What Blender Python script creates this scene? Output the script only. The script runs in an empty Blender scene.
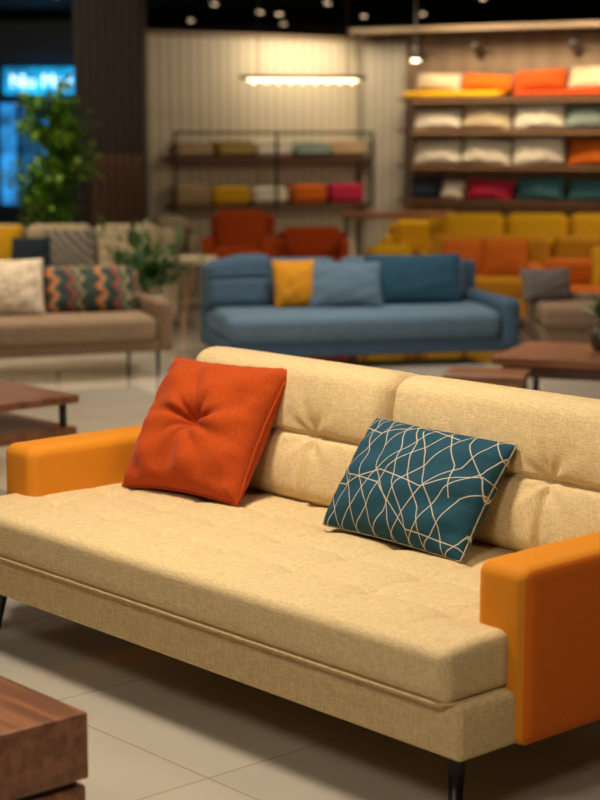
import bpy, bmesh, math, random
import numpy as np
from mathutils import Matrix, Vector
random.seed(7); np.random.seed(7)
S = bpy.context.scene
COL = S.collection
R = math.radians

# ------------------------------------------------------------------ materials
def new_mat(name):
    m = bpy.data.materials.new(name); m.use_nodes = True
    nt = m.node_tree; b = nt.nodes['Principled BSDF']
    return m, nt, b
def plain(name, c, rough=.5, metal=0., spec=.5):
    m, nt, b = new_mat(name)
    b.inputs['Base Color'].default_value = (*c, 1); b.inputs['Roughness'].default_value = rough
    b.inputs['Metallic'].default_value = metal; b.inputs['Specular IOR Level'].default_value = spec
    n = nt.nodes.new('ShaderNodeTexNoise'); n.inputs['Scale'].default_value = 40
    mr = nt.nodes.new('ShaderNodeMapRange'); mr.inputs[3].default_value = max(0, rough-.06); mr.inputs[4].default_value = min(1, rough+.06)
    nt.links.new(n.outputs['Fac'], mr.inputs[0]); nt.links.new(mr.outputs[0], b.inputs['Roughness'])
    return m
def emis(name, c, s, vary=0):
    m, nt, b = new_mat(name)
    b.inputs['Base Color'].default_value = (*c, 1)
    b.inputs['Emission Color'].default_value = (*c, 1); b.inputs['Emission Strength'].default_value = s
    if vary:
        n = nt.nodes.new('ShaderNodeTexNoise'); n.inputs['Scale'].default_value = vary
        tc = nt.nodes.new('ShaderNodeTexCoord'); nt.links.new(tc.outputs['Object'], n.inputs['Vector'])
        mr = nt.nodes.new('ShaderNodeMapRange'); mr.inputs[1].default_value = .35; mr.inputs[2].default_value = .65
        mr.inputs[3].default_value = s*.25; mr.inputs[4].default_value = s*1.5
        nt.links.new(n.outputs['Fac'], mr.inputs[0]); nt.links.new(mr.outputs[0], b.inputs['Emission Strength'])
    return m
def mth(nt, op, a, b=None, clamp=False):
    n = nt.nodes.new('ShaderNodeMath'); n.operation = op; n.use_clamp = clamp
    for i, v in enumerate((a, b)):
        if v is None: continue
        if isinstance(v, (int, float)): n.inputs[i].default_value = v
        else: nt.links.new(v, n.inputs[i])
    return n.outputs[0]
def mixc(nt, fac, a, b):
    n = nt.nodes.new('ShaderNodeMix'); n.data_type = 'RGBA'
    if isinstance(fac, (int, float)): n.inputs[0].default_value = fac
    else: nt.links.new(fac, n.inputs[0])
    for sock, v in ((n.inputs[6], a), (n.inputs[7], b)):
        if isinstance(v, tuple): sock.default_value = (*v, 1)
        else: nt.links.new(v, sock)
    return n.outputs[2]
def fabric(name, c, weave=200, wstr=.5, contrast=.25, rough=.9, sheen=.0, noise=60, bdist=.002):
    m, nt, b = new_mat(name)
    tc = nt.nodes.new('ShaderNodeTexCoord').outputs['Object']
    if weave:
        h = None; lo = weave*.12
        for sc_ in ((lo, weave, weave), (weave, lo, weave), (weave, weave, lo)):
            mp = nt.nodes.new('ShaderNodeMapping'); mp.inputs['Scale'].default_value = sc_; nt.links.new(tc, mp.inputs[0])
            n = nt.nodes.new('ShaderNodeTexNoise'); n.inputs['Scale'].default_value = 1; n.inputs['Detail'].default_value = 0
            nt.links.new(mp.outputs[0], n.inputs['Vector'])
            h = n.outputs['Fac'] if h is None else mth(nt, 'ADD', h, n.outputs['Fac'])
        h = mth(nt, 'MULTIPLY', h, .333)
    else:
        nz = nt.nodes.new('ShaderNodeTexNoise'); nz.inputs['Scale'].default_value = noise; nz.inputs['Detail'].default_value = 4
        nt.links.new(tc, nz.inputs['Vector']); h = nz.outputs['Fac']
    mr = nt.nodes.new('ShaderNodeMapRange'); mr.inputs[1].default_value = .37; mr.inputs[2].default_value = .63
    nt.links.new(h, mr.inputs[0])
    dark = tuple(x*(1-contrast) for x in c); lite = tuple(min(1, x*(1+contrast*.7)) for x in c)
    nt.links.new(mixc(nt, mr.outputs[0], dark, lite), b.inputs['Base Color'])
    b.inputs['Roughness'].default_value = rough; b.inputs['Sheen Weight'].default_value = sheen
    b.inputs['Specular IOR Level'].default_value = .2
    bp = nt.nodes.new('ShaderNodeBump'); bp.inputs['Strength'].default_value = wstr; bp.inputs['Distance'].default_value = bdist
    nt.links.new(h, bp.inputs['Height']); nt.links.new(bp.outputs[0], b.inputs['Normal'])
    return m
def wood(name, c1, c2, rough=.4, scale=3, axis=(1, 9, 9)):
    m, nt, b = new_mat(name)
    tc = nt.nodes.new('ShaderNodeTexCoord').outputs['Object']
    mp = nt.nodes.new('ShaderNodeMapping'); mp.inputs['Scale'].default_value = axis; nt.links.new(tc, mp.inputs[0])
    n = nt.nodes.new('ShaderNodeTexNoise'); n.inputs['Scale'].default_value = scale; n.inputs['Detail'].default_value = 6; n.inputs['Distortion'].default_value = .6
    nt.links.new(mp.outputs[0], n.inputs['Vector'])
    mr = nt.nodes.new('ShaderNodeMapRange'); mr.inputs[1].default_value = .35; mr.inputs[2].default_value = .65
    nt.links.new(n.outputs['Fac'], mr.inputs[0])
    nt.links.new(mixc(nt, mr.outputs[0], c1, c2), b.inputs['Base Color'])
    b.inputs['Roughness'].default_value = rough
    bp = nt.nodes.new('ShaderNodeBump'); bp.inputs['Strength'].default_value = .15; bp.inputs['Distance'].default_value = .002
    nt.links.new(n.outputs['Fac'], bp.inputs['Height']); nt.links.new(bp.outputs[0], b.inputs['Normal'])
    return m

# ------------------------------------------------------------------ mesh helpers
def obj_from(name, V, F, mat, smooth=True):
    me = bpy.data.meshes.new(name); me.from_pydata([tuple(map(float, v)) for v in V], [], F)
    me.materials.append(mat)
    if smooth: me.polygons.foreach_set('use_smooth', [True]*len(me.polygons))
    o = bpy.data.objects.new(name, me); COL.objects.link(o); return o
def rbox(name, lo, hi, r, mat, seg=(4, 4, 4), k=3, disp=None, smooth=True, parent=None, rx=0.):
    lo = np.array(lo, float); hi = np.array(hi, float); a = (hi-lo)/2; c = (hi+lo)/2
    r = min(r, a.min()*.98)
    L = [np.concatenate([np.linspace(-a[i], -a[i]+r, k+1)[:-1], np.linspace(-a[i]+r, a[i]-r, seg[i]+1), np.linspace(a[i]-r, a[i], k+1)[1:]]) for i in range(3)]
    V = []; F = []
    for d in range(3):
        e, f = (d+1) % 3, (d+2) % 3
        for sg in (1, -1):
            E, G = np.meshgrid(L[e], L[f], indexing='ij'); P = np.zeros(E.shape+(3,))
            P[..., d] = sg*a[d]; P[..., e] = E; P[..., f] = G
            inn = np.clip(P, -(a-r), a-r); dl = P-inn
            nn = np.linalg.norm(dl, axis=-1, keepdims=True); P = inn+r*dl/nn
            b0 = len(V); ni, nj = E.shape; V.extend(P.reshape(-1, 3))
            for i in range(ni-1):
                for j in range(nj-1):
                    q = (b0+i*nj+j, b0+(i+1)*nj+j, b0+(i+1)*nj+j+1, b0+i*nj+j+1)
                    F.append(q if sg == 1 else q[::-1])
    V = np.array(V)
    key = {}; idx = np.zeros(len(V), int); U = []
    for i, v in enumerate(np.round(V, 5)):
        t = tuple(v+0.)
        if t not in key: key[t] = len(U); U.append(V[i])
        idx[i] = key[t]
    V = np.array(U); F = [tuple(int(idx[x]) for x in q) for q in F]
    F = [q for q in F if len(set(q)) == 4]
    if disp: V = disp(V)
    o = obj_from(name, V, F, mat, smooth)
    o.location = c; o.rotation_euler = (rx, 0, 0)
    if parent: o.parent = parent
    return o
def box(name, lo, hi, mat, parent=None, r=.004): return rbox(name, lo, hi, r, mat, (1, 1, 1), 1, None, False, parent)
def lathe(name, prof, mat, parent=None, loc=(0, 0, 0), n=20, caps=True):
    V = []; F = []
    for (r, z) in prof:
        for i in range(n): V.append((r*math.cos(2*math.pi*i/n), r*math.sin(2*math.pi*i/n), z))
    for j in range(len(prof)-1):
        for i in range(n): F.append((j*n+i, j*n+(i+1) % n, (j+1)*n+(i+1) % n, (j+1)*n+i))
    if caps: F.append(tuple(range(n))[::-1]); F.append(tuple((len(prof)-1)*n+i for i in range(n)))
    o = obj_from(name, V, F, mat, True); o.location = loc
    if parent: o.parent = parent
    return o
def tube(name, pts, r, mat, closed=False, parent=None, n=8, r2=None):
    pts = [Vector(p) for p in pts]; N = len(pts); V = []; F = []
    for i, p in enumerate(pts):
        if closed: t = pts[(i+1) % N]-pts[i-1]
        else: t = pts[min(i+1, N-1)]-pts[max(i-1, 0)]
        t.normalize(); up = Vector((0, 0, 1)) if abs(t.z) < .9 else Vector((1, 0, 0))
        a = t.cross(up).normalized(); b = t.cross(a)
        rr = r if r2 is None else r+(r2-r)*i/(N-1)
        for j in range(n):
            th = 2*math.pi*j/n; V.append(p+a*rr*math.cos(th)+b*rr*math.sin(th))
    for i in range(N if closed else N-1):
        for j in range(n):
            F.append((i*n+j, i*n+(j+1) % n, ((i+1) % N)*n+(j+1) % n, ((i+1) % N)*n+j))
    if not closed: F.append(tuple(range(n))); F.append(tuple((N-1)*n+j for j in range(n))[::-1])
    o = obj_from(name, V, F, mat, True)
    if parent: o.parent = parent
    return o
def tag(o, label, cat, group=None):
    o['label'] = label; o['category'] = cat
    if group: o['group'] = group
def thing(name, label, cat, loc=(0, 0, 0), rz=0., group=None):
    e = bpy.data.objects.new(name, None); e.empty_display_size = .1; COL.objects.link(e)
    e.location = loc; e.rotation_euler = (0, 0, rz); tag(e, label, cat, group); return e
def struct(o): o['kind'] = 'structure'; return o
def loc2w(loc, rz, x, y, z=0.):
    return Vector((loc[0]+x*math.cos(rz)-y*math.sin(rz), loc[1]+x*math.sin(rz)+y*math.cos(rz), loc[2]+z if len(loc) > 2 else z))

def pillow_xy(u, v, w, h, pin):
    k = 1-.018*(u*u*v*v)**3
    x = w/2*u*(1-pin*(1-v*v))*k; y = h/2*v*(1-pin*(1-u*u))*k
    return x, y
def pillow(name, w, h, t, mat, nu=22, nv=22, pin=.07, tuft=False, wr=.006, power=.42, seed=0, attr=None):
    rs = np.random.RandomState(seed)
    lin = lambda n: np.sin(np.linspace(-1, 1, n+1)*math.pi/2)*.5+np.linspace(-1, 1, n+1)*.5
    U, W = np.meshgrid(lin(nu), lin(nv), indexing='ij')
    X, Y = pillow_xy(U, W, w, h, pin)
    T = t/2*np.clip((1-U**2)*(1-W**2), 0, 1)**power
    edge = np.clip(1-np.maximum(abs(U), abs(W)), 0, 1)
    ph = rs.rand(8)*6.28
    WR = (np.sin(9*U+5*W+ph[0])+np.sin(-6*U+11*W+ph[1])+np.sin(15*U*W+ph[2]))*wr*.5*np.clip(edge*5, 0, 1)
    P = (np.sin(26*U+ph[3])*np.exp(-(1-abs(W))/.12)+np.sin(26*W+ph[4])*np.exp(-(1-abs(U))/.12))*wr*.5*np.clip(edge*8, 0, 1)
    Zf = T+WR+P
    if tuft:
        U2, W2 = U+.02, W+.03
        r = np.sqrt(U2**2+W2**2)+1e-6; th = np.arctan2(W2, U2)
        Zf = Zf*(1-.52*np.exp(-(r/.15)**2)-.26*np.exp(-(r/.45)**2))
        fold = 0
        for a, s, wd, ln in ((.12, 1.1, .18, .8), (.85, .6, .20, .55), (1.55, .9, .19, .65), (2.2, .5, .20, .5), (2.85, 1.1, .18, .85), (-2.6, .7, .20, .55), (-1.85, 1., .18, .75), (-1.15, .6, .20, .55), (-.5, .9, .18, .75)):
            dth = np.abs((th-a-.30*r+math.pi) % (2*math.pi)-math.pi)
            fold = fold+s*np.exp(-(dth/wd)**2)*np.exp(-(r/ln)**2)
        Zf += -.029*fold*(1-np.exp(-(r/.12)**2))*np.clip(edge*4, 0, 1)
    Zb = -T+.4*WR
    ni, nj = U.shape
    V = [(X[i, j], Y[i, j]+h/2, Zf[i, j]) for i in range(ni) for j in range(nj)]
    V += [(X[i, j], Y[i, j]+h/2, Zb[i, j]) for i in range(ni) for j in range(nj)]
    N = ni*nj; F = []
    border = np.zeros((ni, nj), bool); border[0] = border[-1] = True; border[:, 0] = border[:, -1] = True
    bi = lambda i, j: i*nj+j if border[i, j] else N+i*nj+j
    for i in range(ni-1):
        for j in range(nj-1):
            F.append((i*nj+j, (i+1)*nj+j, (i+1)*nj+j+1, i*nj+j+1))
            F.append((bi(i, j), bi(i, j+1), bi(i+1, j+1), bi(i+1, j)))
    o = obj_from(name, V, F, mat, True)
    if attr is not None:
        val = attr(np.array([v[:2] for v in V]))
        at = o.data.attributes.new('pattern', 'FLOAT', 'POINT'); at.data.foreach_set('value', val.astype(np.float32))
    bm = bmesh.new(); bm.from_mesh(o.data)
    bmesh.ops.delete(bm, geom=[v for v in bm.verts if not v.link_faces], context='VERTS')
    bm.to_mesh(o.data); bm.free()
    return o
def outline(w, h, pin, n=24):
    pts = []
    s = np.linspace(-1, 1, n, endpoint=False)
    for a in s: pts.append((a, -1))
    for a in s: pts.append((1, a))
    for a in s: pts.append((-a, 1))
    for a in s: pts.append((-1, -a))
    out = []
    for u, v in pts:
        x, y = pillow_xy(u, v, w, h, pin); out.append((x, y+h/2, 0))
    return out
def lean_matrix(base, yaw, lean, roll=0.):
    X = Vector((math.cos(yaw), math.sin(yaw), 0)); B = Vector((-math.sin(yaw), math.cos(yaw), 0))
    Y = B*math.sin(lean)+Vector((0, 0, 1))*math.cos(lean); Z = X.cross(Y)
    M = Matrix((X, Y, Z)).transposed().to_4x4() @ Matrix.Rotation(roll, 4, 'Z'); M.translation = Vector(base); return M

# ------------------------------------------------------------------ palette
M_beige = fabric('beige_woven', (.625, .47, .25), 310, .5, .17, bdist=.003)
M_beige_d = fabric('beige_woven_frame', (.59, .435, .225), 310, .5, .20, bdist=.003)
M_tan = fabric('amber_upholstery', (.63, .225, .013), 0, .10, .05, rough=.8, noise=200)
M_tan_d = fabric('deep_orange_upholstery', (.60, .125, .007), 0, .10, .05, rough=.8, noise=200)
M_orange = fabric('burnt_orange_velvet', (.40, .052, .003), 0, .08, .14, rough=.9, sheen=.06, noise=150)
M_orange_p = fabric('orange_piping', (.34, .042, .003), 0, .15, .12)
M_black = plain('black_metal', (.012, .011, .010), .4)
M_walnut = wood('walnut', (.14, .050, .022), (.29, .115, .050), .32)
M_walnut2 = wood('walnut_dark', (.05, .022, .012), (.11, .048, .025), .4)
M_oak = wood('oak', (.25, .12, .045), (.38, .20, .085), .45)
M_blue = fabric('blue_fabric', (.045, .085, .138), 100, .3, .18)
M_blue_l = fabric('slate_blue_fabric', (.080, .132, .195), 100, .3, .18)
M_blue_d = fabric('deep_blue_fabric', (.014, .055, .095), 100, .3, .18)
M_taupe = fabric('taupe_fabric', (.21, .145, .095), 100, .3, .18)
M_brown = fabric('brown_fabric', (.17, .11, .07), 100, .3, .18)
M_cream = fabric('cream_fabric', (.52, .42, .28), 100, .4, .2)
M_tanf = fabric('tan_fabric', (.36, .26, .15), 100, .4, .2)
M_white = fabric('white_fabric', (.64, .59, .49), 100, .3, .12)
M_yellow = fabric('mustard_fabric', (.64, .35, .010), 100, .3, .15)
M_mustard = fabric('ochre_fabric', (.46, .20, .010), 100, .3, .15)
M_red = fabric('red_orange_fabric', (.42, .060, .006), 100, .3, .15)
M_crim = fabric('crimson_fabric', (.36, .015, .05), 100, .3, .15)
M_rust = fabric('rust_fabric', (.50, .11, .008), 100, .3, .15)
M_grey = fabric('grey_fabric', (.12, .105, .095), 100, .3, .2)
M_navy = fabric('navy_fabric', (.02, .030, .045), 100, .3, .2)
M_tealc = fabric('teal_fabric', (.035, .12, .15), 100, .3, .2)
M_sage = fabric('sage_fabric', (.19, .24, .22), 100, .3, .2)
M_olive = fabric('olive_fabric', (.33, .24, .07), 100, .3, .2)
M_knit = fabric('cream_knit', (.58, .48, .36), 70, 1., .4, bdist=.01)

# teal pattern material
m, nt, b = new_mat('teal_line_pattern'); M_teal = m
at = nt.nodes.new('ShaderNodeAttribute'); at.attribute_name = 'pattern'
nz = nt.nodes.new('ShaderNodeTexNoise'); nz.inputs['Scale'].default_value = 180
tc = nt.nodes.new('ShaderNodeTexCoord'); nt.links.new(tc.outputs['Object'], nz.inputs['Vector'])
base = mixc(nt, nz.outputs['Fac'], (.006, .040, .070), (.014, .076, .114))
nt.links.new(mixc(nt, at.outputs['Fac'], base, (.62, .53, .40)), b.inputs['Base Color'])
b.inputs['Roughness'].default_value = .85; b.inputs['Specular IOR Level'].default_value = .25
bp = nt.nodes.new('ShaderNodeBump'); bp.inputs['Strength'].default_value = .3; bp.inputs['Distance'].default_value = .002
nt.links.new(nz.outputs['Fac'], bp.inputs['Height']); nt.links.new(bp.outputs[0], b.inputs['Normal'])

# kilim stripes
m, nt, b = new_mat('kilim_stripes'); M_kilim = m
tc = nt.nodes.new('ShaderNodeTexCoord'); sp = nt.nodes.new('ShaderNodeSeparateXYZ'); nt.links.new(tc.outputs['Object'], sp.inputs[0])
zig = mth(nt, 'MULTIPLY', mth(nt, 'PINGPONG', sp.outputs['Y'], .06), .9)
kn = nt.nodes.new('ShaderNodeTexNoise'); kn.inputs['Scale'].default_value = 14; nt.links.new(tc.outputs['Object'], kn.inputs['Vector'])
xx = mth(nt, 'ADD', mth(nt, 'ADD', sp.outputs['X'], zig), mth(nt, 'MULTIPLY', kn.outputs['Fac'], .06))
fr = mth(nt, 'FRACT', mth(nt, 'MULTIPLY', mth(nt, 'ADD', xx, 1.), 3.0))
cr = nt.nodes.new('ShaderNodeValToRGB'); cr.color_ramp.interpolation = 'CONSTANT'
cols = [(0, (.014, .035, .024)), (.34, (.36, .09, .02)), (.42, (.25, .17, .09)), (.48, (.013, .028, .024)), (.74, (.25, .035, .018)), (.82, (.024, .07, .05)), (.94, (.28, .18, .08))]
e = cr.color_ramp.elements; e[0].color = (*cols[0][1], 1); e[1].position = cols[1][0]; e[1].color = (*cols[1][1], 1)
for p, c in cols[2:]: q = e.new(p); q.color = (*c, 1)
nt.links.new(fr, cr.inputs[0]); nt.links.new(cr.outputs[0], b.inputs['Base Color']); b.inputs['Roughness'].default_value = .9
# grey stripes
m, nt, b = new_mat('grey_stripes'); M_stripe = m
w = nt.nodes.new('ShaderNodeTexWave'); w.inputs['Scale'].default_value = 7; w.bands_direction = 'DIAGONAL'; w.inputs['Distortion'].default_value = 1
tc = nt.nodes.new('ShaderNodeTexCoord'); nt.links.new(tc.outputs['Object'], w.inputs['Vector'])
nt.links.new(mixc(nt, w.outputs['Fac'], (.06, .055, .05), (.34, .30, .25)), b.inputs['Base Color']); b.inputs['Roughness'].default_value = .9

# ------------------------------------------------------------------ room
m, nt, b = new_mat('floor_tiles'); M_floor = m
tc = nt.nodes.new('ShaderNodeTexCoord'); mp = nt.nodes.new('ShaderNodeMapping'); mp.inputs['Rotation'].default_value = (0, 0, R(48.4)); mp.inputs['Location'].default_value = (.12, .3, 0)
nt.links.new(tc.outputs['Object'], mp.inputs[0])
br = nt.nodes.new('ShaderNodeTexBrick'); br.offset = 0; br.inputs['Scale'].default_value = 1; br.inputs['Brick Width'].default_value = .8; br.inputs['Row Height'].default_value = .8
br.inputs['Mortar Size'].default_value = .003; br.inputs['Mortar Smooth'].default_value = .3; br.inputs['Bias'].default_value = 0
br.inputs['Color1'].default_value = (.60, .55, .46, 1); br.inputs['Color2'].default_value = (.55, .50, .42, 1); br.inputs['Mortar'].default_value = (.35, .31, .26, 1)
nt.links.new(mp.outputs[0], br.inputs['Vector'])
nz = nt.nodes.new('ShaderNodeTexNoise'); nz.inputs['Scale'].default_value = 1.6; nz.inputs['Detail'].default_value = 5; nt.links.new(mp.outputs[0], nz.inputs['Vector'])
mul = nt.nodes.new('ShaderNodeMix'); mul.data_type = 'RGBA'; mul.blend_type = 'MULTIPLY'; mul.inputs[0].default_value = .3
nt.links.new(br.outputs['Color'], mul.inputs[6]); nt.links.new(nz.outputs['Fac'], mul.inputs[7]); nt.links.new(mul.outputs[2], b.inputs['Base Color'])
b.inputs['Roughness'].default_value = .07; b.inputs['Specular IOR Level'].default_value = 1.0; b.inputs['Coat Weight'].default_value = .5; b.inputs['Coat Roughness'].default_value = .04
bp = nt.nodes.new('ShaderNodeBump'); bp.inputs['Strength'].default_value = .2; bp.inputs['Distance'].default_value = .002; bp.invert = True
nt.links.new(br.outputs['Fac'], bp.inputs['Height']); nt.links.new(bp.outputs[0], b.inputs['Normal'])

M_darkwall = plain('dark_wall', (.035, .024, .018), .8)
M_ceil = plain('black_ceiling', (.012, .010, .009), .7)
def ribbed(name, c1, c2, scale):
    m, nt, b = new_mat(name)
    tc = nt.nodes.new('ShaderNodeTexCoord')
    w = nt.nodes.new('ShaderNodeTexWave'); w.inputs['Scale'].default_value = scale; w.bands_direction = 'X'; w.inputs['Distortion'].default_value = .4
    w.inputs['Detail'].default_value = 1; w.inputs['Detail Scale'].default_value = .5
    nt.links.new(tc.outputs['Object'], w.inputs['Vector'])
    nt.links.new(mixc(nt, w.outputs['Fac'], c1, c2), b.inputs['Base Color']); b.inputs['Roughness'].default_value = .8
    bp = nt.nodes.new('ShaderNodeBump'); bp.inputs['Strength'].default_value = .3; bp.inputs['Distance'].default_value = .02
    nt.links.new(w.outputs['Fac'], bp.inputs['Height']); nt.links.new(bp.outputs[0], b.inputs['Normal'])
    return m
M_panel = ribbed('pleated_cream_panel', (.41, .355, .265), (.53, .47, .36), 2.6)
M_panelR = ribbed('ribbed_taupe_panel', (.15, .10, .065), (.18, .125, .08), 1.2)
M_colm = ribbed('fluted_dark_wood', (.010, .007, .006), (.03, .02, .015), 4)
M_clad = ribbed('brown_cladding', (.06, .027, .015), (.13, .058, .032), 4)

struct(box('floor', (-9, -2, -.1), (9, 28, 0), M_floor, r=.001))
struct(box('ceiling', (-9, -2, 3.4), (9, 28, 3.5), M_ceil, r=.001))
struct(box('wall_back', (-9, 28, 0), (9, 28.1, 3.4), M_darkwall, r=.001))
struct(box('wall_left', (-9.1, -2, 0), (-9, 28, 3.4), M_darkwall, r=.001))
struct(box('wall_right', (9, -2, 0), (9.1, 28, 3.4), M_darkwall, r=.001))

# display walls
LW = ((-1.66, 18.6), R(32.3)); RW = ((.69, 20.), R(-28.7))
def setwall(o, L, lo, hi):
    c = [(a+b_)/2 for a, b_ in zip(lo, hi)]; o.location = loc2w(L[0], L[1], c[0], c[1], c[2]); o.rotation_euler = (0, 0, L[1]); struct(o)
setwall(box('wall_display', (0, 0, 0), (2.80, .12, 2.72), M_panel), LW, (0, 0, 0), (2.80, .12, 2.72))
setwall(box('wall_shelving', (0, 0, 0), (4.6, .12, 2.78), M_panelR), RW, (0, 0, 0), (4.6, .12, 2.78))
M_cornice = plain('cornice', (.22, .16, .10), .6)
setwall(box('trim_1', (0, 0, 0), (2.86, .18, .05), M_cornice), LW, (-.03, -.03, 2.72), (2.83, .15, 2.77))
setwall(box('trim_2', (0, 0, 0), (4.6, .5, .05), M_cornice), RW, (0.05, -.40, 2.79), (4.65, .1, 2.84))
setwall(box('trim_3', (0, 0, 0), (.06, .18, 2.72), M_cornice), LW, (-.09, -.03, 0), (-.03, .15, 2.72))
M_post = ribbed('pale_pleats', (.28, .255, .205), (.40, .37, .31), 3)
setwall(box('trim_4', (0, 0, 0), (.52, .04, 2.7), M_post), RW, (.05, -.05, 0), (.57, -.01, 2.7))

# column
col = thing('column', 'dark fluted wooden column with reddish brown lower cladding', 'column', (-1.86, 17.2, 0), 0)
box('shaft', (-.30, -.34, 0), (.34, .34, 3.4), M_colm, col)
box('cladding', (-.15, -.37, 0), (.345, -.345, 1.5), M_clad, col)
# storefront
sf = thing('storefront', 'neighbouring shop front with glowing blue window panels', 'storefront', (-3.7, 25, 0), 0)
box('frame', (-1.6, .05, 0), (1.2, .15, 3.3), plain('shop_slate', (.03, .05, .07), .6), sf)
M_blueglow = emis('blue_glow', (.03, .30, .75), .9, 3)
M_blueglow2 = emis('blue_glow_soft', (.015, .12, .28), .55, 4)
box('window_panel', (-.56, 0, .7), (-.34, .04, 2.12), M_blueglow, sf)
box('window_panel', (-.28, 0, .7), (-.02, .04, 2.12), M_blueglow2, sf)
box('window_panel', (.02, 0, .9), (.16, .04, 2.05), M_blueglow, sf)
box('window_panel', (-1.3, 0, .7), (-.62, .04, 2.12), M_blueglow2, sf)
box('upper_fascia', (-1.6, 0, 2.72), (1.2, .04, 3.25), plain('fascia', (.08, .10, .11), .6), sf)
sg = thing('shop_sign', 'glowing blue sign board with white lettering', 'sign', (-3.7, 24.9, 0), 0)
box('sign_board', (-.47, -.06, 2.25), (.58, 0, 2.62), emis('sign_blue', (.01, .36, .72), 1.3, 2), sg)
M_signw = emis('sign_white', (.75, .92, 1), 2.2)
xc = -.38
for ch, adv in (('N', .19), ('i', .07), ('u', .15), (' ', .07), ('M', .21), ('a', .145), ('y', .12)):
    if ch != ' ':
        cu = bpy.data.curves.new('lettering', 'FONT'); cu.body = ch; cu.size = .25; cu.extrude = .01
        to = bpy.data.objects.new('tmp', cu); COL.objects.link(to); bpy.context.view_layer.update()
        me = bpy.data.meshes.new_from_object(to.evaluated_get(bpy.context.evaluated_depsgraph_get())); bpy.data.objects.remove(to)
        me.materials.clear(); me.materials.append(M_signw)
        to = bpy.data.objects.new('letter', me); COL.objects.link(to); to.parent = sg; to.location = (xc, -.08, 2.35); to.rotation_euler = (R(90), 0, 0)
    xc += adv*.92

# ------------------------------------------------------------------ main sofa
SO = (.548, 4.083, 0.); SR = R(-48.4); W = 2.36
main = thing('sofa', 'beige woven sofa with amber orange upholstered arms and black legs', 'sofa', SO, SR)
rbox('base_frame', (-W+.03, -.195, .19), (-.03, .88, .33), .018, M_beige_d, (30, 10, 3), 3, parent=main)
def d_seat(V):
    V = V.copy(); top = np.clip((V[:, 2]-.0)/.06, 0, 1)
    x, y = V[:, 0], V[:, 1]
    gx = np.abs((x/.30+.5) % 1-.5)*.30; gy = np.abs(((y+.015)/.21+.5) % 1-.5)*.21
    g = np.exp(-(gx/.010)**2)*.5+np.exp(-(gy/.010)**2)*.5+np.exp(-(gx/.04)**2)*.5+np.exp(-(gy/.04)**2)*.5+np.exp(-(gx**2+gy**2)/.045**2)*1.0
    inner = np.clip((.42-np.abs(y))/.08, 0, 1)*np.clip((1.04-np.abs(x))/.10, 0, 1)
    V[:, 2] += top*(-.0095*g*inner + .009*np.clip((.46-np.abs(y))/.1, 0, 1))
    return V
rbox('seat_cushion', (-W+.055, -.22, .328), (-.055, .75, .468), .032, M_beige, (270, 116, 5), 6, d_seat, parent=main)
pp = [(-W+.06, .0, .331), (-W+.06, -.19, .331), (-W+.085, -.213, .331)]+[(-W+.10+i*(W-.20)/30, -.2165, .331) for i in range(31)]+[(-.085, -.213, .331), (-.062, -.19, .331), (-.062, -.0, .331)]
tube('seat_seam', pp, .0045, M_beige_d, parent=main)
def d_back(V):
    V = V.copy(); x, y, z = V[:, 0].copy(), V[:, 1].copy(), V[:, 2].copy()
    fr = np.clip(-y/.10, 0, 1)
    z0 = -.005
    up = np.clip((z-z0)/.24, 0, 1); lo_ = np.clip((z0-z)/.22, 0, 1)
    bul = np.where(z > z0, np.sin(np.pi*up)**.4*.031, np.sin(np.pi*lo_)**.42*.034)
    bul = bul*np.clip((.508-np.abs(x))/.06, 0, 1)**.5
    gr = np.exp(-((z-z0)/.010)**2)*.012
    vx = np.minimum(np.abs(x-.17), np.abs(x+.17)); vxs = np.where(np.abs(x-.17) < np.abs(x+.17), x-.17, x+.17)
    gr2 = np.exp(-(vx/.013)**2)*.024*np.clip((z0-z)/.04, 0, 1)
    gr3 = np.exp(-(vx/.04)**2)*.006*np.clip((z-z0)/.05, 0, 1)*np.clip((.12-z)/.1, 0, 1)
    pin = np.exp(-(vx**2+(z-z0)**2)/.05**2)*.017
    th = np.arctan2(z-z0, vxs); rr = np.hypot(vxs, z-z0)
    rad = np.exp(-(rr/.12)**2)*(1-np.exp(-(rr/.03)**2))*.005*np.cos(7*th)
    V[:, 1] += fr*(gr+gr2+gr3+pin-bul+rad)
    V[:, 1] += fr*.004*np.sin(9*x+13*z)
    crown = np.clip((z-.12)/.1, 0, 1)
    V[:, 2] += crown*(.008*np.clip((.5-np.abs(x))/.1, 0, 1)**.5 - .003)
    return V
for i, xc in enumerate((-.671, -1.689)):
    rbox('back_cushion', (xc-.508, .672, .44), (xc+.508, .895, .922), .062, M_beige, (110, 4, 90), 6, d_back, parent=main, rx=R(-10))
rbox('back_panel', (-W+.08, .84, .13), (-.08, .96, .82), .03, M_beige_d, (10, 2, 8), 3, parent=main, rx=0)
for x0, sgn in ((-.17, 1), (-W, -1)):
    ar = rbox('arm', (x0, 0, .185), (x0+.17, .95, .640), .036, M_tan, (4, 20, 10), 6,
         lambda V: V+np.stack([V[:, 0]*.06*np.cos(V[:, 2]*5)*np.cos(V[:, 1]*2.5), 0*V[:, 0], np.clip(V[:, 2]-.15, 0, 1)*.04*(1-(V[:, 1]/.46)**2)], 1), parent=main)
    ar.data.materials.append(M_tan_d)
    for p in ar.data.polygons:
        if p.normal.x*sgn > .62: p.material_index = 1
for x, y, sx, rr in ((-.20, -.02, .1, .03), (-2.27, -.06, -1, .024), (-.20, .80, .3, .024), (-2.20, .80, -.5, .024)):
    tube('leg', [(x, y, .195), (x+.012*sx, y-.004, .13), (x+.045*sx, y-.012, 0.0)], rr, M_black, parent=main, n=12, r2=rr*.6)

def sofa_w(x, y, z): return loc2w(SO, SR, x, y, z)

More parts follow.
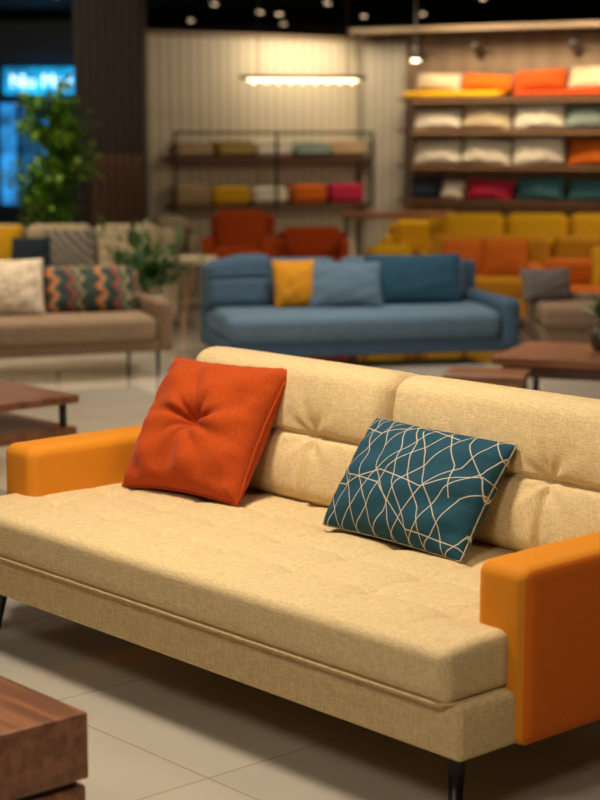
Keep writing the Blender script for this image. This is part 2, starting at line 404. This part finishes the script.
# orange pillow
op = pillow('cushion', .53, .51, .28, M_orange, 120, 120, .078, tuft=True, wr=.010, power=.46, seed=3)
tag(op, 'burnt orange velvet square cushion with centre tuft, on beige sofa', 'cushion')
X = Vector((.78, -.62)).normalized(); yaw = math.atan2(X.y, X.x)
op.matrix_world = lean_matrix((-.410, 5.730, .480), yaw, R(34), R(0))
tube('piping', outline(.53, .51, .078), .006, M_orange_p, True, op)
lathe('button', [(.001, .010), (.010, .008), (.013, .002), (.012, -.004)][::-1], M_orange_p, op, (-.005, .247, .030))
# teal pillow
TW, TH = .60, .39
rs = random.Random(23); segs = []
def strand(x0, y0, ang, n, step, wob=15):
    x, y = x0, y0
    for i in range(n):
        a = ang+(R(wob) if i % 2 else R(-wob))*rs.uniform(.4, 1.6); l = step*rs.uniform(.8, 1.3)
        x2, y2 = x+math.cos(a)*l, y+math.sin(a)*l
        if rs.random() > .07: segs.append((x, y, x2, y2))
        x, y = x2, y2
for i in range(13): strand(-.53+i*.074+rs.uniform(-.014, .014), -.03, R(58), 6, .11, 10)
for i in range(12): strand(-.26+i*.074+rs.uniform(-.014, .014), -.03, R(121), 6, .11, 10)
for i in range(4): strand(-.34, .02+i*.11+rs.uniform(-.012, .012), R(8 if i % 2 else -12), 6, .15, 16)
SG = np.array(segs)
def teal_attr(P):
    d = np.full(len(P), 9.)
    for x1, y1, x2, y2 in SG:
        dx, dy = x2-x1, y2-y1; L2 = dx*dx+dy*dy+1e-9
        t = np.clip(((P[:, 0]-x1)*dx+(P[:, 1]-y1)*dy)/L2, 0, 1)
        d = np.minimum(d, np.hypot(P[:, 0]-x1-t*dx, P[:, 1]-y1-t*dy))
    return np.clip((.0012-d)/.0013+.5, 0, 1)
tp = pillow('cushion', TW, TH, .22, M_teal, 460, 300, .05, wr=.006, power=.48, seed=5, attr=teal_attr)
tag(tp, 'teal rectangular cushion with cream criss-cross line pattern, on beige sofa', 'cushion')
bc = sofa_w(-.915, .430, .478)
tp.matrix_world = lean_matrix(bc, SR, R(36), R(-1))
tube('piping', outline(TW, TH, .05), .0028, fabric('cream_piping', (.40, .33, .24), 0, .2, .3), True, tp)

# ------------------------------------------------------------------ generic furniture
def sofa(label, loc, rot, W, D, mat, mat2=None, seat_z=.42, base_z=.13, back_h=.78, arm_h=.56, arm_w=.14, ns=2, nb=2, arm_l=None, arms=(1, 1), cat='sofa', name='sofa', group=None, seat_t=.16, rr=.045, br_=.08):
    mat2 = mat2 or mat; S_ = thing(name, label, cat, (loc[0], loc[1], 0), rot, group)
    rbox('base_frame', (.01, .02, base_z), (W-.01, D-.02, seat_z-seat_t+.01), .02, mat, (4, 3, 2), parent=S_)
    x0 = arm_w if arms[0] else .01; x1 = W-(arm_w if arms[1] else .01)
    for i in range(ns):
        a = x0+(x1-x0)*i/ns; b_ = x0+(x1-x0)*(i+1)/ns
        rbox('seat_cushion', (a+.004, -.01, seat_z-seat_t), (b_-.004, D-.2, seat_z), rr, mat2, (8, 8, 3), 4, lambda V: V+np.stack([0*V[:, 0], 0*V[:, 0], np.clip(V[:, 2], 0, 1)*.25*(1-(V[:, 1]/.4)**2)], 1), parent=S_)
    for i in range(nb):
        a = x0+(x1-x0)*i/nb; b_ = x0+(x1-x0)*(i+1)/nb
        rbox('back_cushion', (a+.004, D-.32, seat_z-.02), (b_-.004, D-.12, back_h), br_, mat2, (8, 3, 8), 4, lambda V: V-np.stack([0*V[:, 0], .2*np.clip(-V[:, 1], 0, 1)*np.cos(V[:, 0]*3), 0*V[:, 0]], 1), parent=S_, rx=R(-8))
    rbox('back_panel', (.02, D-.13, base_z), (W-.02, D, back_h-.05), .03, mat, (4, 2, 4), parent=S_)
    if arms[0]: rbox('arm', (0, .0, base_z), (arm_w, D-.02, arm_l or arm_h), rr, mat, (2, 6, 4), 4, parent=S_)
    if arms[1]: rbox('arm', (W-arm_w, .0, base_z), (W, D-.02, arm_h), rr, mat, (2, 6, 4), 4, parent=S_)
    for x in (.1, W-.1):
        for y in (.07, D-.1): tube('leg', [(x, y, base_z+.005), (x, y, 0)], .018, M_black, parent=S_, n=8, r2=.011)
    return S_
def toss(label, mat, w, h, loc, rot, x, y, z, lean=18, yaw=0, t=.14, roll=0, seed=0):
    o = pillow('cushion', w, h, t, mat, 16, 16, .06, wr=.006, seed=seed); tag(o, label, 'cushion')
    o.matrix_world = lean_matrix(loc2w(loc, rot, x, y, z), rot+R(yaw), R(lean), R(roll)); return o

# blue sofa with open chaise end
BL = (-.52, 12.30); BR_ = R(14)
bs = sofa('slate blue fabric sofa with open chaise end and low arm', BL, BR_, 2.24, 1.10, M_blue, M_blue_l, .39, .09, .75, .48, .15, 1, 2, arms=(0, 1), seat_t=.19, rr=.06, br_=.09)
def d_chaise(V):
    V = V.copy(); fr = np.clip(-V[:, 1]/.2, 0, 1)
    V[:, 1] += fr*.018*np.exp(-((V[:, 2]-.02)/.015)**2)
    V[:, 2] -= np.clip(V[:, 2], 0, 1)*.25*np.clip(-V[:, 0]/.24, 0, 1)
    return V
rbox('chaise_back', (-.01, .60, .35), (.50, .96, .78), .09, M_blue, (6, 6, 30), 5, d_chaise, parent=bs, rx=R(-13))
toss('mustard yellow square cushion on blue sofa', M_mustard, .34, .38, BL, BR_, .62, .44, .395, 16, 2, t=.18)
toss('slate blue rectangular cushion on blue sofa', M_blue_l, .58, .38, BL, BR_, .98, .36, .395, 24, -8, seed=1, t=.17)
toss('deep blue rectangular cushion on blue sofa', M_blue_d, .76, .42, BL, BR_, 1.56, .48, .395, 22, -6, seed=2, t=.17)
# brown sofa
GR = R(22); gx, gy = math.cos(GR), math.sin(GR); GL = (-.88-2.3*gx, 12.1-2.3*gy)
sofa('taupe brown fabric sofa on thin black legs', GL, GR, 2.3, .9, M_brown, M_taupe, .42, .18, .74, .54, .12, 1, 2)
toss('kilim patterned cushion in green and rust on brown sofa', M_kilim, .68, .36, GL, GR, 1.80, .38, .425, 26, -6, seed=3, t=.20)
toss('cream chunky knit cushion on brown sofa', M_knit, .50, .43, GL, GR, 1.22, .36, .425, 22, -10, seed=4, t=.20)
# cream sofa behind
CL = (-3.1, 14.7); CR = R(4)
sofa('cream fabric sofa with scatter cushions', CL, CR, 2.05, .9, M_cream, M_cream, .48, .14, .90, .62, .15, 2, 3)
toss('bright yellow square cushion on cream sofa', M_yellow, .42, .44, CL, CR, .50, .42, .485, 18, seed=5)
toss('navy square cushion on cream sofa', M_navy, .36, .34, CL, CR, .78, .36, .485, 22, seed=6)
toss('grey striped cushion on cream sofa', M_stripe, .46, .40, CL, CR, 1.12, .42, .485, 18, seed=7)
toss('cream square cushion on cream sofa', M_cream, .46, .42, CL, CR, 1.58, .44, .485, 16, seed=8)
# armchairs
sofa('red orange fabric armchair', (-.93, 16.4), R(-4), .66, .7, M_red, M_red, .62, .14, .96, .72, .09, 1, 1, cat='armchair', name='armchair', rr=.03, br_=.035)
sofa('low red orange fabric armchair beside yellow seating', (-.25, 17.2), R(0), .74, .6, M_red, M_red, .45, .14, .76, .64, .09, 1, 1, cat='armchair', name='armchair', rr=.025, br_=.03)
sofa('tan fabric armchair beside cream sofa', (-1.48, 16.6), R(6), .5, .6, M_cream, M_cream, .55, .14, .90, .72, .08, 1, 1, cat='armchair', name='armchair')
# yellow seats
sofa('mustard yellow fabric sofa near the shelving wall', (1.16, 16.15), R(-5), 2.1, .8, M_yellow, M_yellow, .50, .14, .94, .70, .15, 2, 3)
YL = (1.10, 14.95); YR = R(-5)
sofa('low mustard yellow fabric sofa holding rust cushions', YL, YR, 2.3, .85, M_yellow, M_mustard, .45, .12, .80, .60, .13, 2, 2, arms=(0, 1))
toss('rust orange square cushion on yellow sofa', M_rust, .38, .34, YL, YR, .30, .28, .455, 18, seed=9)
toss('rust orange square cushion leaning on another cushion', M_rust, .42, .36, YL, YR, .66, .25, .455, 22, seed=10)
sofa('mustard yellow fabric armchair', (.80, 17.6), R(-10), .62, .65, M_yellow, M_yellow, .5, .14, .82, .66, .1, 1, 1, cat='armchair', name='armchair')
OL = (1.87, 13.95); OR = R(-2)
sofa('rust orange fabric sofa', OL, OR, 2.0, .82, M_rust, M_rust, .44, .14, .66, .62, .13, 2, 2)
toss('yellow rectangular cushion on rust orange sofa', M_yellow, .46, .34, OL, OR, .75, .36, .445, 20, seed=13)
sofa('low ochre fabric armchair behind blue sofa', (.52, 15.9), R(-8), .56, .6, M_mustard, M_yellow, .42, .12, .68, .54, .09, 1, 1, cat='armchair', name='armchair')
TL_ = (1.80, 12.95); TR_ = R(2)
sofa('taupe armless daybed sofa', TL_, TR_, 1.9, .80, M_taupe, M_taupe, .40, .12, .46, .54, .14, 2, 1, arms=(0, 1))
toss('grey brown rectangular cushion on taupe sofa', M_grey, .42, .28, TL_, TR_, .12, .35, .405, 20, 12, seed=12)

# console table
ct = thing('console_table', 'walnut console table behind the seating', 'table', (1.05, 18.75, 0), R(0))
box('table_top', (-.6, -.2, .80), (.6, .2, .86), M_walnut, ct)
for x in (-.55, .55):
    for y in (-.16, .16): box('leg', (x-.02, y-.02, 0), (x+.02, y+.02, .8), M_black, ct)
# bar stool
st = thing('bar_stool', 'pale wooden stool with round padded seat', 'stool', (-.86, 14.7, 0))
lathe('seat', [(.0, .60), (.15, .60), (.17, .62), (.17, .65), (.15, .67), (.0, .675)], M_cream, st, caps=False)
for a in (45, 135, 225, 315):
    tube('leg', [(.10*math.cos(R(a)), .10*math.sin(R(a)), .61), (.19*math.cos(R(a)), .19*math.sin(R(a)), 0)], .014, M_oak, parent=st)
tube('foot_ring', [(.155*math.cos(R(a)), .155*math.sin(R(a)), .24) for a in range(0, 360, 15)], .008, M_black, True, st)

# ------------------------------------------------------------------ tables
ft = thing('coffee_table', 'low walnut block coffee table with recessed drawer tier', 'table', (-.476, 3.747, 0), SR)
box('table_top', (-.75, -.62, .245), (0, 0, .40), M_walnut, ft, r=.004)
box('spacer', (-.73, -.60, .228), (-.02, -.02, .246), M_walnut2, ft)
box('drawer', (-.745, -.615, .06), (-.005, -.005, .228), M_walnut, ft, r=.004)
box('plinth', (-.70, -.57, 0), (-.05, -.05, .06), M_black, ft)
lt = thing('coffee_table', 'two tier walnut coffee table with black metal legs', 'table', (-1.10, 8.56, 0), SR)
box('table_top', (-.9, -.75, .36), (0, 0, .40), M_walnut, lt)
box('lower_shelf', (-.86, -.74, .19), (-.01, -.01, .24), M_walnut, lt)
for x in (-.84, -.06):
    for y in (-.69, -.06): box('leg', (x-.015, y-.015, 0), (x+.015, y+.015, .36), M_black, lt)
rt = thing('coffee_table', 'large walnut coffee table with black legs holding a vase', 'table', (1.13, 10.15, 0), R(-22))
box('table_top', (0, 0, .34), (1.3, .85, .39), M_walnut, rt)
box('apron', (.05, .04, .27), (1.25, .81, .34), M_walnut2, rt)
for x in (.07, 1.23):
    for y in (.06, .79): box('leg', (x-.018, y-.018, 0), (x+.018, y+.018, .28), M_black, rt)
sb = thing('side_table', 'low oak block side table', 'table', (.80, 9.70, 0), R(-14))
box('table_top', (0, 0, .31), (.46, .36, .345), M_walnut, sb)
box('body', (.015, .015, .03), (.445, .345, .31), M_oak, sb)
vs = thing('vase', 'small dark ceramic vase with leafy stems', 'vase', (1.83, 10.45, .39))
lathe('vase_body', [(.0, 0), (.05, 0), (.075, .04), (.08, .08), (.06, .13), (.035, .16), (.04, .18), (.03, .175), (.028, .15)], plain('vase_glaze', (.05, .035, .03), .3), vs, caps=False)

# ------------------------------------------------------------------ plants
def leafmat(name, c1, c2):
    m, nt, b = new_mat(name); tc = nt.nodes.new('ShaderNodeTexCoord')
    n = nt.nodes.new('ShaderNodeTexNoise'); n.inputs['Scale'].default_value = 7; nt.links.new(tc.outputs['Object'], n.inputs['Vector'])
    mr = nt.nodes.new('ShaderNodeMapRange'); mr.inputs[1].default_value = .38; mr.inputs[2].default_value = .62; nt.links.new(n.outputs['Fac'], mr.inputs[0])
    nt.links.new(mixc(nt, mr.outputs[0], c1, c2), b.inputs['Base Color']); b.inputs['Roughness'].default_value = .45
    return m
M_leaf = leafmat('leaf_green', (.07, .22, .025), (.32, .55, .08))
M_leaf2 = leafmat('leaf_deep', (.02, .07, .015), (.08, .17, .04))
def leaf(V, F, p, d, L, Wd, up=Vector((0, 0, 1)), droop=.25, n=5):
    d = d.normalized(); s = d.cross(up)
    if s.length < .01: s = Vector((1, 0, 0))
    s.normalize(); nrm = s.cross(d); b0 = len(V)
    for i in range(n+1):
        t = i/n; wd = Wd*math.sin(math.pi*min(.98, t*.92+.06))**.8
        c = p+d*L*t-Vector((0, 0, 1))*droop*L*t*t
        V += [c-s*wd/2+nrm*wd*.15, c, c+s*wd/2+nrm*wd*.15]
    for i in range(n):
        a = b0+3*i; F += [(a, a+1, a+4, a+3), (a+1, a+2, a+5, a+4)]
def rdir(zmin=-.3, zmax=.9):
    a = random.uniform(0, 6.283); z = random.uniform(zmin, zmax); h = math.sqrt(max(0, 1-z*z)); return Vector((h*math.cos(a), h*math.sin(a), z))
tr = thing('potted_tree', 'tall leafy green indoor tree in a dark pot', 'plant', (-2.28, 16.0, 0))
lathe('pot', [(0, 0), (.17, 0), (.22, .40), (.20, .40), (.19, .36), (0, .36)], plain('pot_dark', (.05, .045, .04), .5), tr, caps=False)
tube('trunk', [(0, 0, .3), (.03, 0, .9), (-.02, .02, 1.4), (.03, 0, 2.0)], .022, M_walnut2, parent=tr, r2=.008)
V = []; F = []
for k in range(95):
    z0 = random.uniform(.75, 2.0); d = rdir(-.1, .8); Lb = random.uniform(.15, .46)*(1-.35*abs(z0-1.35))
    for i in range(16):
        t = random.uniform(.2, 1.05); p = Vector((0, 0, z0))+d*Lb*t+Vector((random.gauss(0, .03), random.gauss(0, .03), random.gauss(0, .03)))
        leaf(V, F, p, (d*.6+rdir()*.9), random.uniform(.09, .16), random.uniform(.045, .075))
fo = obj_from('foliage', V, F, M_leaf); fo.parent = tr
pg = thing('potted_plant', 'bushy green plant in a pale pot behind brown sofa', 'plant', (-1.24, 14.0, 0))
lathe('pot', [(0, 0), (.13, 0), (.17, .42), (.15, .42), (.14, .38), (0, .38)], plain('pot_pale', (.4, .34, .27), .6), pg, caps=False)
V = []; F = []
for k in range(70):
    d = rdir(.35, 1.0); L = random.uniform(.25, .66)
    for i in range(4):
        t = random.uniform(.2, 1); leaf(V, F, Vector((random.gauss(0, .03), random.gauss(0, .03), .4))+d*L*t, (d+rdir(-.2, .8)*.7), random.uniform(.12, .24), .05, droop=random.uniform(.1, .5), n=6)
fo = obj_from('foliage', V, F, M_leaf2); fo.parent = pg
V = []; F = []
for k in range(16):
    leaf(V, F, Vector((0, 0, .17)), rdir(.5, 1.0), random.uniform(.12, .26), .035, droop=.2)
fo = obj_from('foliage', V, F, M_leaf2); fo.parent = vs

# ------------------------------------------------------------------ shelves
M_glow = emis('shelf_led', (1., .50, .18), .9)
def shelf_unit(label, L, s0, s1, zs, depth, mat, post=True, led=True, top=None, th=.04):
    u = thing('shelving_unit', label, 'shelf', loc2w(L[0], L[1], 0, 0, 0), L[1])
    for z in zs:
        box('shelf_board', (s0, -depth, z-th), (s1, -.005, z), mat, u)
        if led: box('led_strip', (s0+.05, -.05, z-th-.010), (s1-.05, -.03, z-th-.001), M_glow, u)
    if post:
        for s in (s0, (s0+s1)/2, s1): 
            box('upright', (s-.012, -depth-.005, zs[0]-.06), (s+.012, -depth+.02, top), M_black, u)
        box('top_rail', (s0, -depth-.004, top-.03), (s1, -depth+.02, top), M_black, u)
    return u
shelf_unit('black metal and wood wall shelf with folded fabrics', LW, .22, 2.74, (.93, 1.44), .30, M_walnut2, True, False, 1.72)
shelf_unit('warm wooden wall shelves with cushions in many colours', RW, .62, 4.2, (.98, 1.36, 1.74, 2.08), .36, M_walnut2, False, True, th=.03)
_cache = {}
def sc(label, mat, w, h, L, s, z, group, off=.20, lean=14, t=.15):
    key = (mat.name, round(w, 2), round(h, 2))
    if key in _cache:
        o = _cache[key].copy(); COL.objects.link(o)
    else:
        o = pillow('cushion', w, h, t, mat, 14, 14, .04, wr=.012, power=.5, seed=len(_cache)); _cache[key] = o
    tag(o, label, 'cushion', group)
    o.matrix_world = lean_matrix(loc2w(L[0], L[1], s, -off, z+.008), L[1]+R(random.uniform(-7, 7)), R(lean+random.uniform(-4, 10)), R(random.uniform(-5, 5)))
    return o
for s0, s1, mt, nm in ((.68, 1.82, M_yellow, 'yellow'), (1.98, 3.12, M_red, 'red'), (3.16, 3.9, M_red, 'red')):
    o = rbox('folded_blanket', (0, 0, 0), (s1-s0, .33, .07), .03, mt, (6, 3, 2), 3); tag(o, nm+' folded blanket under cushions on the top shelf', 'blanket', 'folded blankets on the top shelf')
    o.location = loc2w(RW[0], RW[1], (s0+s1)/2, -.19, 2.116); o.rotation_euler = (0, 0, RW[1])
SX = (1.04, 1.62, 2.23, 2.82, 3.4)
rows = {2.15: [('cream', M_cream, .19), ('orange', M_rust, .18), ('crimson red', M_red, .22), ('cream', M_cream, .25), ('cream', M_cream, .25)],
        1.74: [('white', M_white, .22), ('cream yellow', M_cream, .28), ('white', M_white, .27), ('sage grey', M_sage, .25), ('white', M_white, .27)],
        1.36: [('white', M_white, .27), ('white', M_white, .28), ('white', M_white, .30), ('rust orange', M_rust, .32), ('white', M_white, .28)],
        .98: [('crimson', M_crim, .22, 1.66, .55), ('teal', M_tealc, .25, 2.25, .56), ('teal', M_tealc, .24, 2.84, .56), ('teal', M_tealc, .25, 3.42, .56), ('dark grey', M_navy, .25, .92, .36), ('small white', M_white, .20, 1.22, .27)]}
gn = {2.15: 'cushions on the top shelf', 1.74: 'cushions on the second shelf', 1.36: 'cushions on the third shelf', .98: 'cushions on the bottom shelf'}
for z, r_ in rows.items():
    for i, rr in enumerate(r_):
        s, w_ = (rr[3], rr[4]) if len(rr) > 3 else (SX[i], .585)
        sc(rr[0]+' cushion on a wooden wall shelf', rr[1], w_, rr[2], RW, s, z, gn[z])
def folded(label, mat, w, h, s, z, group):
    o = rbox('folded_fabric', (0, 0, 0), (w, .24, h), min(.05, h*.42), mat, (6, 3, 3), 4, lambda V: V+np.stack([0*V[:, 0], .010*np.sin(V[:, 2]*70)*(V[:, 1] < 0), .01*np.cos(V[:, 0]*8)*np.clip(V[:, 2]*12, 0, 1)], 1))
    tag(o, label, 'folded fabric', group); o.location = loc2w(LW[0], LW[1], s, -.16, z+h/2+.002); o.rotation_euler = (0, 0, LW[1]+R(random.uniform(-3, 3)))
for s, cn, mt, h in zip((.47, .98, 1.47, 1.97, 2.46), ('tan', 'olive', 'cream', 'grey green', 'tan'), (M_tanf, M_olive, M_white, M_sage, M_tanf), (.15, .17, .17, .15, .16)):
    folded(cn+' folded fabric on a black wall shelf', mt, .47, h, s, 1.44, 'folded fabrics on the upper black shelf')
for s, cn, mt, h in zip((.45, .93, 1.42, 1.93, 2.43), ('tan', 'yellow', 'white', 'rust orange', 'crimson'), (M_tanf, M_yellow, M_white, M_rust, M_crim), (.21, .19, .18, .20, .20)):
    folded(cn+' folded fabric on a black wall shelf', mt, .46, h, s, .93, 'folded fabrics on the lower black shelf')

# ------------------------------------------------------------------ lamps
M_bulb = emis('warm_bulb', (1., .76, .42), 9)
M_spot = emis('spot_lens', (1., .84, .62), 12)
M_spot2 = emis('spot_lens_dim', (1., .72, .44), 4)
pl = thing('pendant_lamp', 'linear black pendant lamp with slim glowing warm strip', 'lamp', (.03, 17.8, 0), R(8))
box('bar', (-.64, -.03, 2.236), (.64, .03, 2.272), M_black, pl)
box('light_strip', (-.56, -.008, 2.216), (.56, .008, 2.235), emis('strip', (1, .74, .42), 7), pl)
for i in range(9):
    x = -.50+i*.125
    lathe('bulb', [(0, 2.190), (.005, 2.192), (.008, 2.2), (.006, 2.21), (.004, 2.218)], M_bulb, pl, (x, 0, 0), 10, False)
for x in (-.45, .45): tube('cable', [(x, 0, 2.26), (x, 0, 3.4)], .005, M_black, parent=pl)
def spot(x, y, z, big=1., ln=.13, mt=None):
    s_ = thing('ceiling_spotlight', 'black ceiling spotlight with glowing lens', 'lamp', (x, y, 0), 0, 'ceiling spotlights')
    if z < 3.2: tube('stem', [(0, 0, z+ln-.01), (0, 0, 3.4)], .008, M_black, parent=s_)
    else: ln = 3.4-z
    lathe('housing', [(.0, z+ln), (.05*big, z+ln), (.055*big, z+ln*.7), (.06*big, z-.005)][::-1], M_black, s_, caps=False)
    lathe('lens', [(0, z-.015*big), (.035*big, z-.012*big), (.055*big, z)], mt or M_spot2, s_, caps=False)
spot(1.24, 19.0, 2.48, 1.1, mt=M_spot)
for p in ((-.29, 24.6, 3.34, .9), (-.55, 24.2, 3.34, .9), (2.24, 21.8, 3.34, .9), (-2.95, 21.4, 3.34, .9), (.9, 25, 3.34, .8), (-1.6, 26, 3.34, .8), (-.25, 26.8, 3.34, .8), (1.7, 24.6, 3.34, .8), (.35, 22.6, 3.34, .8), (-1.1, 22.8, 3.34, .8)): spot(*p)
for s, z in ((.9, 2.52), (1.6, 2.52), (2.7, 2.52)):
    q = loc2w(RW[0], RW[1], s, -.40); d_ = thing('wall_spotlight', 'black wall mounted spotlight aimed at shelves', 'lamp', (q.x, q.y, 0), RW[1], 'wall spotlights')
    tube('arm', [(0, 0, z+.05), (0, .395, z+.05)], .010, M_black, parent=d_)
    tube('head', [(0, -.09, z+.10), (0, .09, z)], .055, M_black, parent=d_, n=12)

# ------------------------------------------------------------------ lights
def area(loc, size, power, col=(1, .82, .6), target=None, sy=None, spread=None):
    l = bpy.data.lights.new('area', 'AREA'); l.energy = power; l.color = col; l.shape = 'RECTANGLE'; l.size = size; l.size_y = sy or size
    if spread: l.spread = R(spread)
    o = bpy.data.objects.new('area_light', l); COL.objects.link(o); o.location = loc
    d = (Vector(target)-Vector(loc)) if target else Vector((0, 0, -1))
    o.rotation_euler = d.to_track_quat('-Z', 'Y').to_euler(); return o
area((-.70, 4.95, 3.3), .55, 114, (1, .86, .67), (-.1, 5.1, .4))
area((-1.2, 2.0, 3.0), .8, 46, (1, .86, .67), (-.1, 5.0, .5))
area((2.6, 3.4, 3.2), .8, 20, (1, .84, .64), (.7, 4.6, .4))
area((-.6, 9.5, 3.35), 1.4, 42, spread=130)
area((.6, 12.0, 3.35), 1.2, 72, (1, .86, .7), spread=130)
area((-2.4, 12., 3.35), 1.2, 58, spread=130)
area((3.5, 15.0, 3.35), 1.3, 105, (1, .8, .55), (2.2, 15.2, .5))
area((-3.4, 15.2, 3.35), 1.3, 92, (1, .82, .58), (-2.0, 15.8, 1.1))
q = loc2w(RW[0], RW[1], 1.6, -1.2); area((q.x, q.y, 3.2), 1.2, 34, (1, .76, .48), tuple(loc2w(RW[0], RW[1], 1.6, 0, 1.6)), .4, spread=120)
q = loc2w(RW[0], RW[1], 3.0, -1.2); area((q.x, q.y, 3.2), 1.0, 30, (1, .76, .48), tuple(loc2w(RW[0], RW[1], 3.0, 0, 1.6)), .4, spread=120)
q = loc2w(LW[0], LW[1], 1.8, -.9); area((q.x, q.y, 3.1), 1.2, 18, (1, .84, .62), tuple(loc2w(LW[0], LW[1], 1.8, 0, 1.9)), .3)
q = loc2w(LW[0], LW[1], 1.9, -.40); area((q.x, q.y, 2.60), 1.2, 8, (1, .80, .50), tuple(loc2w(LW[0], LW[1], 1.9, 0, 2.2)), .08)
wd = bpy.data.worlds.new('World'); S.world = wd; wd.use_nodes = True
wd.node_tree.nodes['Background'].inputs[0].default_value = (1, .82, .62, 1); wd.node_tree.nodes['Background'].inputs[1].default_value = .14

# ------------------------------------------------------------------ camera
cd = bpy.data.cameras.new('camera'); cam = bpy.data.objects.new('camera', cd); COL.objects.link(cam)
cam.location = (0, 0, 1.68); cam.rotation_euler = (R(90-8.674), 0, 0)
cd.sensor_width = 36; cd.lens = 1737/800*36; cd.dof.use_dof = True; cd.dof.focus_distance = 5.05; cd.dof.aperture_fstop = 2.4
S.camera = cam
S.view_settings.view_transform = 'Standard'
